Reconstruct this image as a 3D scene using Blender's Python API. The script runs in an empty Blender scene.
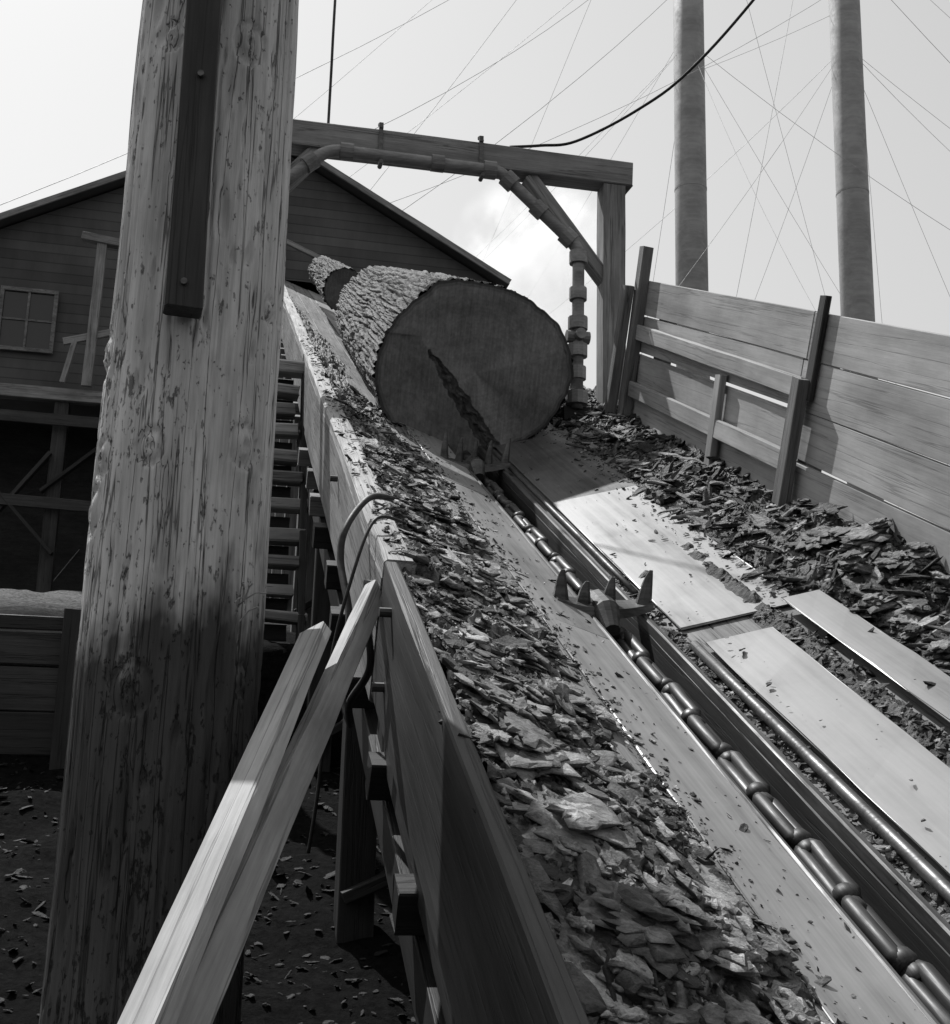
import bpy, math, random
from mathutils import Vector, Matrix, noise, Quaternion
random.seed(7)
sc = bpy.context.scene
COL = sc.collection
try:
    sc.view_settings.view_transform='Standard'; sc.view_settings.look='None'; sc.view_settings.exposure=0; sc.view_settings.gamma=1
except Exception as e: print(e)

# ---------------------------------------------------------------- camera
f_px=1200.0; pitch=math.radians(12); th=math.radians(1.5)
R=Vector((1,0,0)); F=Vector((0,math.cos(pitch),math.sin(pitch))); UC=Vector((0,-math.sin(pitch),math.cos(pitch)))
r=R*math.cos(th)+UC*math.sin(th); u=UC*math.cos(th)-R*math.sin(th)
cd=bpy.data.cameras.new("camera"); cam=bpy.data.objects.new("camera",cd); COL.objects.link(cam)
cam.matrix_world=Matrix(((r.x,u.x,-F.x,0),(r.y,u.y,-F.y,0),(r.z,u.z,-F.z,0),(0,0,0,1)))
cd.sensor_width=36; cd.sensor_fit='AUTO'; cd.lens=36*f_px/1024; cd.clip_end=3000; cd.clip_start=0.05
sc.camera=cam

# chute frame: D up the slope, V across, W normal
H=Vector((-0.205,0.979,0)).normalized(); V=Vector((0.979,0.205,0)).normalized()
el=math.radians(25.4); D=H*math.cos(el)+Vector((0,0,1))*math.sin(el); W=V.cross(D).normalized()
Z=Vector((0,0,1))
def C(a,b,c): return D*a+V*b+W*c

# ---------------------------------------------------------------- light
w=bpy.data.worlds.new("World"); sc.world=w; w.use_nodes=True
nt=w.node_tree; nt.nodes.clear()
sky=nt.nodes.new('ShaderNodeTexSky'); sky.sky_type='NISHITA'; sky.sun_disc=False
SE=math.radians(58); SA=math.radians(-37)
sky.sun_elevation=SE; sky.sun_rotation=SA; sky.dust_density=1.6; sky.air_density=1.7; sky.ozone_density=1
sep=nt.nodes.new('ShaderNodeSeparateColor'); bg=nt.nodes.new('ShaderNodeBackground'); ow=nt.nodes.new('ShaderNodeOutputWorld')
nt.links.new(sky.outputs[0],sep.inputs[0]); nt.links.new(sep.outputs[2],bg.inputs[0]); nt.links.new(bg.outputs[0],ow.inputs[0])
bg.inputs[1].default_value=0.112
S=Vector((math.sin(SA)*math.cos(SE),math.cos(SA)*math.cos(SE),math.sin(SE)))
sd=bpy.data.lights.new("sun",'SUN'); sd.energy=5.0; sd.angle=math.radians(0.5); sd.color=(1,1,1)
so=bpy.data.objects.new("sun",sd); COL.objects.link(so); so.rotation_mode='QUATERNION'; so.rotation_quaternion=S.to_track_quat('Z','Y')
so.location=(0,0,60)

# ---------------------------------------------------------------- materials
def newmat(name):
    m=bpy.data.materials.new(name); m.use_nodes=True; n=m.node_tree; n.nodes.clear()
    o=n.nodes.new('ShaderNodeOutputMaterial'); b=n.nodes.new('ShaderNodeBsdfPrincipled'); n.links.new(b.outputs[0],o.inputs[0])
    return m,n,b
def nd(n,t,**k):
    x=n.nodes.new(t)
    for a,v in k.items(): setattr(x,a,v)
    return x
def mathn(n,op,a,b=None,clamp=False):
    x=nd(n,'ShaderNodeMath',operation=op,use_clamp=clamp)
    for i,v in enumerate((a,b)):
        if v is None: continue
        if isinstance(v,(int,float)): x.inputs[i].default_value=v
        else: n.links.new(v,x.inputs[i])
    return x.outputs[0]
def coords(n,scale,rnd=True):
    tc=nd(n,'ShaderNodeTexCoord'); src=tc.outputs['Object']
    if rnd:
        oi=nd(n,'ShaderNodeObjectInfo'); ml=mathn(n,'MULTIPLY',oi.outputs['Random'],53.0)
        va=nd(n,'ShaderNodeVectorMath',operation='ADD'); n.links.new(src,va.inputs[0]); n.links.new(ml,va.inputs[1]); src=va.outputs[0]
    out=[]
    for s in scale:
        mp=nd(n,'ShaderNodeMapping'); mp.inputs['Scale'].default_value=s; n.links.new(src,mp.inputs[0]); out.append(mp.outputs[0])
    return out
def noi(n,vec,scale=1,detail=6,rough=.6):
    x=nd(n,'ShaderNodeTexNoise'); x.inputs['Scale'].default_value=scale; x.inputs['Detail'].default_value=detail; x.inputs['Roughness'].default_value=rough
    n.links.new(vec,x.inputs['Vector']); return x.outputs[0]
def rng(n,v,a,b,c,d):
    x=nd(n,'ShaderNodeMapRange'); n.links.new(v,x.inputs[0])
    for i,t in enumerate((a,b,c,d)): x.inputs[i+1].default_value=t
    return x.outputs[0]
def bump(n,b,h,st,dist):
    x=nd(n,'ShaderNodeBump'); x.inputs['Strength'].default_value=st; x.inputs['Distance'].default_value=dist
    n.links.new(h,x.inputs['Height']); n.links.new(x.outputs[0],b.inputs['Normal'])
def setcol(n,b,v):
    cc=nd(n,'ShaderNodeCombineColor')
    for i in range(3): n.links.new(v,cc.inputs[i])
    n.links.new(cc.outputs[0],b.inputs['Base Color'])

def wood(name,dark,light,rough=.8,cracks=.35,flecks=0,painted_shade=None,g=1.0,bs=.5):
    m,n,b=newmat(name)
    v1,v2,v3,v4,v5,v6=coords(n,[(1.0*g,16*g,16*g),(4*g,95*g,95*g),(.5*g,22*g,22*g),(1.3,2.5,2.5),(13,36,36),(26,50,50)])
    a=noi(n,v1,1,8,.62); c=noi(n,v2,1,4,.7); k=noi(n,v3,1,5,.5); bl=noi(n,v4,1,5,.6)
    base=rng(n,mathn(n,'ADD',mathn(n,'MULTIPLY',a,.6),mathn(n,'MULTIPLY',c,.4)),.33,.67,dark,light)
    kk=mathn(n,'ABSOLUTE',mathn(n,'SUBTRACT',k,.5)); cr=rng(n,kk,0,.014 if flecks else .018,1-cracks*2 if cracks<.5 else 0.05,1)
    v=mathn(n,'MULTIPLY',base,cr); v=mathn(n,'MULTIPLY',v,rng(n,bl,.3,.7,.6,1.25))
    hgt=mathn(n,'ADD',mathn(n,'MULTIPLY',mathn(n,'ADD',a,c),.5),mathn(n,'MULTIPLY',cr,.8))
    if flecks:
        fn=noi(n,v5,1,8,.72); fm=rng(n,mathn(n,'MULTIPLY',fn,rng(n,bl,.38,.62,.80,1.12)),.59,.65,1,.3)
        f2=noi(n,v6,1,3,.6); fm=mathn(n,'MULTIPLY',fm,rng(n,f2,.64,.68,1,.4))
        v=mathn(n,'MULTIPLY',v,fm)
        hgt=mathn(n,'ADD',hgt,mathn(n,'MULTIPLY',fm,.7))
    if painted_shade:  # cast shadow painted into the colour of the lower length, ragged upper edge
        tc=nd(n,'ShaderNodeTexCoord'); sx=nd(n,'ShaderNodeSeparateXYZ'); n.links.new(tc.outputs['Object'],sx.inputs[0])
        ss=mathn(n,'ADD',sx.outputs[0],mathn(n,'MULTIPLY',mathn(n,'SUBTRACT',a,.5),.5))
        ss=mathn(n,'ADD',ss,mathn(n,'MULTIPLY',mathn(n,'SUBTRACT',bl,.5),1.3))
        v=mathn(n,'MULTIPLY',v,rng(n,ss,painted_shade[0],painted_shade[1],painted_shade[2],1))
    setcol(n,b,v); b.inputs['Roughness'].default_value=rough
    b.inputs['Specular IOR Level'].default_value=.3
    bump(n,b,hgt,bs,.006)
    return m
def metal(name,dark,light,metallic=.7,rough=(.3,.6),sc_=6,st=.35,fine=.3):
    m,n,b=newmat(name)
    v1,v2,v3=coords(n,[(sc_*st,sc_,sc_),(sc_*1.2*st,sc_*9,sc_*9),(1.2,1.2,1.2)])
    a=noi(n,v1,1,8,.65); c=noi(n,v2,1,4,.6); e=noi(n,v3,1,6,.6)
    mix=mathn(n,'ADD',mathn(n,'MULTIPLY',a,.45),mathn(n,'MULTIPLY',c,fine))
    mix=mathn(n,'ADD',mix,mathn(n,'MULTIPLY',e,.55-fine))
    setcol(n,b,rng(n,mix,.40,.59,dark,light)); n.links.new(rng(n,mix,.40,.60,rough[1],rough[0]),b.inputs['Roughness'])
    b.inputs['Metallic'].default_value=metallic; bump(n,b,mix,.3,.005)
    return m
def barkmat(name,lo,hi,scale=30,bs=.8,bd=.012,rough=.75):
    m,n,b=newmat(name)
    v1,v2=coords(n,[(scale*.5,scale,scale),(scale*3,scale*3,scale*3)],False)
    at=nd(n,'ShaderNodeAttribute'); at.attribute_name='tone'
    a=noi(n,v1,1,8,.7); c=noi(n,v2,1,5,.7)
    v=mathn(n,'MULTIPLY',at.outputs['Fac'],rng(n,mathn(n,'ADD',mathn(n,'MULTIPLY',a,.6),mathn(n,'MULTIPLY',c,.4)),.33,.68,lo,hi))
    setcol(n,b,v); b.inputs['Roughness'].default_value=rough; b.inputs['Specular IOR Level'].default_value=.35
    bump(n,b,mathn(n,'ADD',a,mathn(n,'MULTIPLY',c,.5)),bs,bd)
    return m
def ramped(name,lo,hi,scale=(1,1,1),bs=.3,bd=.01,rough=.9):
    m,n,b=newmat(name)
    v1,=coords(n,[scale],False); a=noi(n,v1,1,9,.65)
    setcol(n,b,rng(n,a,.3,.7,lo,hi)); b.inputs['Roughness'].default_value=rough; bump(n,b,a,bs,bd); return m

M_pole=wood("peeled_pole_wood",.34,.76,.75,.38,1,(2.30,2.56,.12),.8,.9)  # lower part of the pole carries a painted shadow
M_old=wood("weathered_timber",.10,.30,.8,.35)
M_gan=wood("gantry_timber",.16,.38,.8,.3)
M_oldl=wood("pale_weathered_timber",.22,.50,.75,.3)
M_brace=wood("fresh_sawn_timber",.22,.44,.7,.25,0,None,.8)
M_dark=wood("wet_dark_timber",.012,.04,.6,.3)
M_side=wood("dark_side_timber",.02,.07,.6,.3,0,None,.8)  # near-black tone for side boards, cleat, batten and other dark timbers
M_fence=wood("fence_plank_wood",.27,.42,.8,.18,0,None,.8,.3)
M_steel=metal("worn_steel_plate",.12,.42,.6,(.35,.56),2.5,.14,.2)
M_steeld=metal("shaded_steel_plate",.05,.20,.45,(.42,.65),2.5,.14,.2)  # darker copy of the worn steel, shadow near the log put into its colour
M_strip=metal("scuffed_liner_plate",.14,.46,.4,(.36,.62),3,.12,.2)
M_iron=metal("dark_cast_iron",.04,.14,.6,(.4,.6),10)
M_dog=metal("worn_cast_iron",.025,.11,.4,(.4,.6),10)
M_chain=metal("greasy_chain_iron",.012,.07,.3,(.36,.62),16)
M_pipe=metal("painted_pipe_iron",.14,.28,.2,(.4,.7),8)
M_stack=metal("smokestack_sheet_iron",.24,.36,.1,(.6,.8),.8)
M_wire=metal("steel_wire",.25,.4,.1,(.5,.7),5)
M_rope=metal("black_cable",.01,.03,0,(.5,.7),5)
M_bark=barkmat("fir_log_bark",.4,1.4,30,1.0,.015)
M_chip=barkmat("loose_bark",.25,1.7,60,1.0,.012,.6)
M_roof=ramped("roofing",.04,.08)

def clapboard():
    m,n,b=newmat("dark_clapboard")
    tc=nd(n,'ShaderNodeTexCoord'); sx=nd(n,'ShaderNodeSeparateXYZ'); n.links.new(tc.outputs['Object'],sx.inputs[0])
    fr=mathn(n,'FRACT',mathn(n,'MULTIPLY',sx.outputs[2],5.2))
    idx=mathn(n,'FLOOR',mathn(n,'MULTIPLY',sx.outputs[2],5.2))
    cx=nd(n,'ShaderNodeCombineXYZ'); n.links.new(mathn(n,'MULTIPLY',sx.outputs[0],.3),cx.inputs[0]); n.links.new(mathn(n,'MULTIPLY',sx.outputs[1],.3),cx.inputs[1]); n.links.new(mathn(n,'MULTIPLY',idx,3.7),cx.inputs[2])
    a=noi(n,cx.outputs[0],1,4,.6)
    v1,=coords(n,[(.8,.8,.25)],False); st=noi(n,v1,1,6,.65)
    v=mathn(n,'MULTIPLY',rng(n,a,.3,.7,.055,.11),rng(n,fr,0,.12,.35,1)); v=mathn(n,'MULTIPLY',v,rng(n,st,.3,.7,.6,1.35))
    setcol(n,b,v); b.inputs['Roughness'].default_value=.85
    bump(n,b,mathn(n,'MULTIPLY',fr,-1),.6,.03); return m
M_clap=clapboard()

def facemat():
    m,n,b=newmat("sawn_log_end")
    at=nd(n,'ShaderNodeAttribute'); at.attribute_name='tone'
    tc=nd(n,'ShaderNodeTexCoord'); sx=nd(n,'ShaderNodeSeparateXYZ'); n.links.new(tc.outputs['Object'],sx.inputs[0])
    v1,v2,v3=coords(n,[(3,3,3),(30,30,30),(8,60,3.5)],False)
    wn=noi(n,v1,1,8,.68)
    y=sx.outputs[1]; z=sx.outputs[2]
    rad=mathn(n,'SQRT',mathn(n,'ADD',mathn(n,'MULTIPLY',y,y),mathn(n,'MULTIPLY',z,z)))
    rr_=mathn(n,'ADD',rad,mathn(n,'MULTIPLY',wn,.07))
    ring=mathn(n,'SINE',mathn(n,'MULTIPLY',rr_,240))
    sc1=noi(n,v3,1,5,.6); sc2=noi(n,v2,1,6,.7)
    v=mathn(n,'ADD',.185,mathn(n,'MULTIPLY',ring,.006))
    v=mathn(n,'MULTIPLY',v,rng(n,sc1,.3,.7,.78,1.2)); v=mathn(n,'MULTIPLY',v,rng(n,wn,.35,.65,.6,1.3)); v=mathn(n,'MULTIPLY',v,rng(n,sc2,.3,.7,.75,1.25)); v=mathn(n,'MULTIPLY',v,at.outputs['Fac'])
    setcol(n,b,v); b.inputs['Roughness'].default_value=.85
    bump(n,b,mathn(n,'ADD',sc1,mathn(n,'MULTIPLY',sc2,.5)),.5,.008); return m
M_face=facemat()

# ---------------------------------------------------------------- helpers
class MB:
    def __init__(s): s.v=[];s.f=[];s.t=[]
    def add(s,vs,fs,tone=1.0):
        o=len(s.v); s.v.extend([tuple(p) for p in vs]); s.f.extend([tuple(i+o for i in q) for q in fs])
        s.t.extend(tone if isinstance(tone,list) else [tone]*len(vs))
    def box(s,c,x,y,z,tone=1.0):
        c=Vector(c);vs=[c+x*a+y*b+z*d for a in(-1,1) for b in(-1,1) for d in(-1,1)]
        s.add(vs,[(0,1,3,2),(4,6,7,5),(0,4,5,1),(2,3,7,6),(0,2,6,4),(1,5,7,3)],tone)
    def tube(s,pts,rad,n=10,cap=True,tone=1.0,closed=False,sq=1.0):
        pts=[Vector(p) for p in pts]; N=len(pts); rads=rad if isinstance(rad,list) else [rad]*N
        vs=[];prev=None
        for i,p in enumerate(pts):
            if closed: t=(pts[(i+1)%N]-pts[i-1]).normalized()
            else: t=(pts[min(i+1,N-1)]-pts[max(i-1,0)]).normalized()
            if prev is None:
                a=Z if abs(t.z)<.9 else Vector((1,0,0)); nn=(a-t*a.dot(t)).normalized()
            else: nn=(prev-t*prev.dot(t)).normalized()
            prev=nn; bb=t.cross(nn)
            for j in range(n):
                an=2*math.pi*j/n; vs.append(p+(nn*math.cos(an)*sq+bb*math.sin(an))*rads[i])
        fs=[]
        for i in range(N if closed else N-1):
            k=(i+1)%N
            for j in range(n): fs.append((i*n+j,i*n+(j+1)%n,k*n+(j+1)%n,k*n+j))
        if cap and not closed: fs.append(tuple(reversed(range(n)))); fs.append(tuple(range((N-1)*n,N*n)))
        s.add(vs,fs,tone)
    def obj(s,name,mat,smooth=False,origin=None,parent=None,recalc=False):
        o0=Vector(origin) if origin is not None else Vector((0,0,0))
        me=bpy.data.meshes.new(name); me.from_pydata([tuple(Vector(p)-o0) for p in s.v],[],s.f)
        at=me.attributes.new('tone','FLOAT','POINT'); at.data.foreach_set('value',s.t)
        me.materials.append(mat)
        if smooth: me.polygons.foreach_set('use_smooth',[True]*len(me.polygons))
        me.update()
        ob=bpy.data.objects.new(name,me); COL.objects.link(ob); ob.matrix_world=Matrix.Translation(o0)
        if parent: attach(ob,parent)
        return ob
ROOTLOC={}
def attach(ob,root):
    ob.parent=root; ob.matrix_parent_inverse=ROOTLOC[root.name].inverted()
def root(name,loc,label,cat,group=None):
    e=bpy.data.objects.new(name,None); COL.objects.link(e); e.location=loc; e.empty_display_size=.2
    ROOTLOC[e.name]=Matrix.Translation(Vector(loc)); e["label"]=label; e["category"]=cat
    if group: e["group"]=group
    return e
def tag(o,label,cat,group=None):
    o["label"]=label;o["category"]=cat
    if group:o["group"]=group
    return o
def beam(name,p0,p1,wd,ht,mat,up=Z,parent=None,jit=.0025,seg=.35,ch=.006,label=None,warp=0.0):
    p0=Vector(p0);p1=Vector(p1);d=p1-p0;L=d.length;x=d.normalized();z=(up-x*up.dot(x)).normalized();y=z.cross(x)
    n=max(2,int(L/seg)+1); ch=min(ch,wd*.3,ht*.3); a=wd/2;b=ht/2
    ringp=[(-a+ch,-b),(a-ch,-b),(a,-b+ch),(a,b-ch),(a-ch,b),(-a+ch,b),(-a,b-ch),(-a,-b+ch)]
    sd_=random.random()*100; vs=[];fs=[]
    for i in range(n):
        t=i/(n-1)*L
        wy=(noise.noise(Vector((t*.6,sd_,0))))*warp; wz=(noise.noise(Vector((t*.6,sd_,9))))*warp
        for j,(yy,zz) in enumerate(ringp):
            jx=random.uniform(-1,1)*jit*(2 if i in(0,n-1) else 0)
            vs.append((t+jx,yy+wy+random.uniform(-1,1)*jit,zz+wz+random.uniform(-1,1)*jit))
    for i in range(n-1):
        for j in range(8): fs.append((i*8+j,i*8+(j+1)%8,(i+1)*8+(j+1)%8,(i+1)*8+j))
    fs.append(tuple(reversed(range(8))));fs.append(tuple(range((n-1)*8,n*8)))
    me=bpy.data.meshes.new(name);me.from_pydata(vs,[],fs);me.materials.append(mat);me.update()
    ob=bpy.data.objects.new(name,me);COL.objects.link(ob)
    ob.matrix_world=Matrix(((x.x,y.x,z.x,p0.x),(x.y,y.y,z.y,p0.y),(x.z,y.z,z.z,p0.z),(0,0,0,1)))
    if parent: attach(ob,parent)
    if label: ob["label"]=label
    return ob
def fb(p,oct=4): return noise.fractal(Vector(p),1.0,2.0,oct)
def gvec(k=1): return Vector((random.gauss(0,k),random.gauss(0,k),random.gauss(0,k)))

# ---------------------------------------------------------------- ground
def gz(x,y):
    s=Vector((x,y,0)).dot(H); K=[(-8,-2.1),(-1,-1.9),(3.5,-1.3),(8.02,.0),(8.12,.74),(18,2.3),(1e5,2.3)]
    if s<=K[0][0]: return K[0][1]
    for (a,b),(c,d) in zip(K,K[1:]):
        if s<=c: return b+(d-b)*(s-a)/(c-a)
def axis(lo,hi,step):
    a=[];x=lo
    while x<=hi: a.append(x); x+=step
    out=[];k=hi;st=step
    while k<900: st*=1.5;k+=st;out.append(k)
    pre=[];k=lo;st=step
    while k>-900: st*=1.5;k-=st;pre.append(k)
    return pre[::-1]+a+out
g=MB(); ss=axis(-3,24,.12); tt=axis(-7,7,.14)
vs=[]
for s_ in ss:
    for t_ in tt:
        p=H*s_+V*t_; z=gz(p.x,p.y)
        if -4<s_<30 and abs(t_)<12: z+=.07*fb((p.x*2,p.y*2,0),5)
        vs.append((p.x,p.y,z))
nT=len(tt)
g.add(vs,[(i*nT+j,i*nT+j+1,(i+1)*nT+j+1,(i+1)*nT+j) for i in range(len(ss)-1) for j in range(nT-1)])
def groundmat():
    m,n,b=newmat("bark_strewn_dirt")
    v1,v2=coords(n,[(1.2,1.2,1.2),(22,22,22)],False)
    a=noi(n,v1,1,6,.6); c=noi(n,v2,1,8,.75)
    tc=nd(n,'ShaderNodeTexCoord'); sx=nd(n,'ShaderNodeSeparateXYZ'); n.links.new(tc.outputs['Object'],sx.inputs[0])
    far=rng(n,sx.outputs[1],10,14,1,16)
    v=mathn(n,'MULTIPLY',mathn(n,'MULTIPLY',rng(n,c,.35,.65,.003,.014),rng(n,a,.3,.7,.7,1.2)),far)  # near dirt kept almost black, shade put into its colour
    setcol(n,b,v); b.inputs['Roughness'].default_value=1; b.inputs['Specular IOR Level'].default_value=.05; bump(n,b,c,.9,.03); return m
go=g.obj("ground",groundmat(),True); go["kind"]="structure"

# ---------------------------------------------------------------- chute
SR=.29
def wL(v): return -1.2-.321*(v-.64)
def wR(v): return -1.5+SR*(v-1.76)
U0,U1=-.6,23.6
chute=root("log_chute",C(U0,1.63,-1.8),"sloping timber log chute lined with worn steel plates","log chute")
nL=(W+V*.321).normalized(); nR=(W-V*SR).normalized()
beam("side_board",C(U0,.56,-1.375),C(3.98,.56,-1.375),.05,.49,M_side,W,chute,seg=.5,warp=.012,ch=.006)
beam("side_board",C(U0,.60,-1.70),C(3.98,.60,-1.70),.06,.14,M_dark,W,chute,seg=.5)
for i,(a,b) in enumerate([(4.03,9.4),(9.43,16.0),(16.03,U1)]):
    beam("side_board",C(a,.585,-1.43),C(b,.585,-1.43),.085,.48-.02*i,M_old,W,chute,seg=.5,warp=.012,ch=.01)
    beam("curb_timber",C(a,.60,-1.172-.006*i),C(b,.60,-1.172-.006*i),.115,.075,M_oldl,W,chute,seg=.3,warp=.012,ch=.012,jit=.004)
for i,(a,b) in enumerate([(U0,3.95),(4.0,9.4),(9.43,16.0),(16.03,U1)]):
    beam("side_board",C(a,2.88,-1.48),C(b,2.88,-1.48),.08,.5,M_old,W,chute,seg=.5)
for k in range(4):
    v0=.66+.212*k+.1
    for a,b in ((U0,5.6+.9*(k%2)),(5.615+.9*(k%2),12),(12.02,U1)):
        beam("slide_plank",C(a,v0,wL(v0)-.025),C(b,v0,wL(v0)-.025),.214,.05,M_old,nL,chute,seg=.8,jit=.0015)
for k in range(5):
    v0=1.77+.205*k+.1
    for a,b in ((U0,4.6+.9*(k%2)),(4.615+.9*(k%2),12),(12.02,U1)):
        beam("slide_plank",C(a,v0,wR(v0)-.028),C(b,v0,wR(v0)-.028),.213,.05,M_old,nR,chute,seg=.8,jit=.0015)
beam("channel_floor",C(U0,1.62,-1.66),C(U1,1.62,-1.66),.34,.05,M_dark,W,chute)
beam("channel_wall",C(U0,1.488,-1.565),C(U1,1.488,-1.565),.03,.15,M_dark,W,chute)
beam("channel_wall",C(U0,1.745,-1.575),C(U1,1.745,-1.575),.045,.14,M_dark,W,chute)
def plate(u0,u1,v0,v1,side,off=.004,th=.006,lift0=0,lift1=0,mat=None):
    fn=wL if side=='L' else wR; nn=nL if side=='L' else nR
    vm=(v0+v1)/2; sl=math.hypot(1,.321 if side=='L' else SR)
    return beam("steel_plate",C(u0,vm,fn(vm)+off+lift0),C(u1,vm,fn(vm)+off+lift1),(v1-v0)*sl,th,mat or M_steel,nn,chute,jit=.0025,seg=.25,ch=.002)
for a in range(10):
    plate(U0+a*2.42,U0+a*2.42+2.41,1.19,1.478,'L',.007+.001*(a%2),mat=M_strip)
plate(U0,4.2,1.86,2.13,'R',.03); plate(U0,4.4,2.25,2.41,'R',.055)
plate(4.42,6.6,1.84,2.34,'R',.014,lift1=.004); plate(6.58,9.3,1.84,2.34,'R',.020,lift1=.003,mat=M_steeld); plate(9.32,13,1.84,2.3,'R',.014,mat=M_steeld)
beam("guide_rail",C(U0,1.738,-1.485),C(12,1.738,-1.485),.028,.05,M_iron,W,chute,jit=.0008)
beam("guide_rail",C(U0,1.50,-1.478),C(12,1.50,-1.478),.02,.03,M_iron,W,chute,jit=.0008)
mb=MB(); mb.tube([C(U0+i*.4,1.815,-1.452+.003*math.sin(i)) for i in range(13)],.02,12); mb.obj("guide_pipe",M_iron,True,C(0,1.815,-1.45),chute)
mb=MB(); mb.tube([C(4.9+i*.5,1.80,-1.462) for i in range(9)],.014,10); mb.obj("guide_pipe",M_iron,True,C(5,1.8,-1.46),chute)
uu=-.2
while uu<22:
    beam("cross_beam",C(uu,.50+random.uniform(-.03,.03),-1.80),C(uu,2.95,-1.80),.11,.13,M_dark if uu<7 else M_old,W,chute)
    uu+=.78
for uu in (2.6,5.2,7.8,10.4,13.0,16.0,19.0,22.0):
    for vv in (.66,2.75):
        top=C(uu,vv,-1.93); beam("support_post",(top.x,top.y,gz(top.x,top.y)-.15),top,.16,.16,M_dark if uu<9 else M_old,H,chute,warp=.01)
    a=C(uu,.62,-1.95);b=C(uu,2.75,-1.95)
    ga=gz(a.x,a.y)
    beam("sway_brace",(a.x,a.y-.12,ga+.15),(b.x,b.y-.12,b.z-.1),.05,.16,M_dark,H,chute)
for vv in (.64,1.62,2.8):
    beam("stringer",C(U0,vv,-1.96),C(U1,vv,-1.96),.13,.16,M_dark,W,chute,seg=.8)
for (a,c) in ((3.7,-1.22),(3.7,-1.48),(4.2,-1.28),(4.25,-1.5),(6.1,-1.3)):
    mb=MB(); p=C(a,.54,c); mb.tube([p,p-V*.04],.016,8); mb.obj("bolt_head",M_iron,False,p,chute)

# ---------------------------------------------------------------- chain
chain=root("haul_chain",C(1,1.62,-1.56),"greasy iron haul chain with spiked dogs running in the chute channel","chain")
def linkmesh():
    m=MB()
    for sg in (-1,1):
        m.tube([Vector((-.14,sg*.012,0)),Vector((-.11,sg*.021,0)),Vector((0,sg*.019,0)),Vector((.11,sg*.021,0)),Vector((.14,sg*.012,0))],[.018,.024,.023,.024,.018],12)
    m.tube([Vector((x,0,0)) for x in (-.148,-.142,-.12,-.10,-.085)],[.018,.033,.037,.034,.022],14)
    m.tube([Vector((x,0,0)) for x in (.09,.105,.13,.148)],[.022,.031,.031,.018],12,sq=.85)
    me=bpy.data.meshes.new("chain_link"); me.from_pydata([tuple(p) for p in m.v],[],m.f); me.materials.append(M_chain); me.polygons.foreach_set('use_smooth',[len(p.vertices)==4 for p in me.polygons]); return me
lm=linkmesh(); rot3=Matrix(((D.x,V.x,W.x),(D.y,V.y,W.y),(D.z,V.z,W.z))).to_4x4()
uu=.1;i=0
while uu<16:
    ob=bpy.data.objects.new("link",lm); COL.objects.link(ob)
    ob.matrix_world=Matrix.Translation(C(uu,1.625+random.uniform(-.004,.004),-1.54))@rot3@Matrix.Rotation((.8 if i%2 else -.5)+random.uniform(-.25,.25),4,'X')@Matrix.Rotation(random.uniform(-.03,.03),4,'Z')
    attach(ob,chain); uu+=.284;i+=1
def dog(uc,K=1.0,sh=0.0,TT=((-.88,.12,-.010),(-.40,.10,.0),(.12,.13,.004),(.86,.14,.012)),hk=1.0,bw=1.35):
    m=MB(); c0=C(uc,1.61+sh,-1.475)
    n=16;vs=[]
    for ia in range(n+1):
        t=-1+2*ia/n; vv=t*.19*K; hh=.04*t*t; wd=.085*(1-.42*abs(t)); tk=.042*(1-.4*abs(t))
        for du,dh in ((-wd,.0),(wd,0),(wd*.75,tk),(-wd*.75,tk)):
            vs.append(c0+D*du*K+V*vv+W*(hh+dh))
    fs=[]
    for ia in range(n):
        for j in range(4): fs.append((ia*4+j,ia*4+(j+1)%4,ia*4+4+(j+1)%4,ia*4+4+j))
    fs.append((0,1,2,3));fs.append((n*4+3,n*4+2,n*4+1,n*4)); m.add(vs,fs)
    for t,hh,ln in TT:
        hh*=hk
        b=c0+V*t*.19*K+W*(.04*t*t+.02); up=(W*.6+Z*.4).normalized(); vs=[]
        for (h_,sx_,sy_,ox) in ((0,1.25,1.5,0),(.3,1.05,1.2,.002),(.6,.82,.8,.005),(.85,.55,.5,.009),(1,.28,.25,.014)):
            for j in range(8):
                an=2*math.pi*j/8+math.pi/8; vs.append(b+up*hh*h_+V*(math.cos(an)*.021*bw*sx_+ln*h_+ox)+D*(math.sin(an)*.02*sy_+.012*h_))
        m.add(vs,[(i*8+j,i*8+(j+1)%8,i*8+8+(j+1)%8,i*8+8+j) for i in range(4) for j in range(8)]+[tuple(range(32,40))])
    m.tube([c0-D*.17-W*.02,c0-D*.07+W*.03,c0+D*.07+W*.03,c0+D*.16-W*.02],[.035,.055,.05,.028],12)
    m.obj("log_dog",M_dog,False,c0,chain)
dog(4.62,1.1,-.05); dog(7.55,1.15,-.06,((-.95,.15,-.01),(-.5,.15,0),(-.05,.15,0),(.4,.15,0),(.9,.15,.01)),1.1,1.1)

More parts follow.
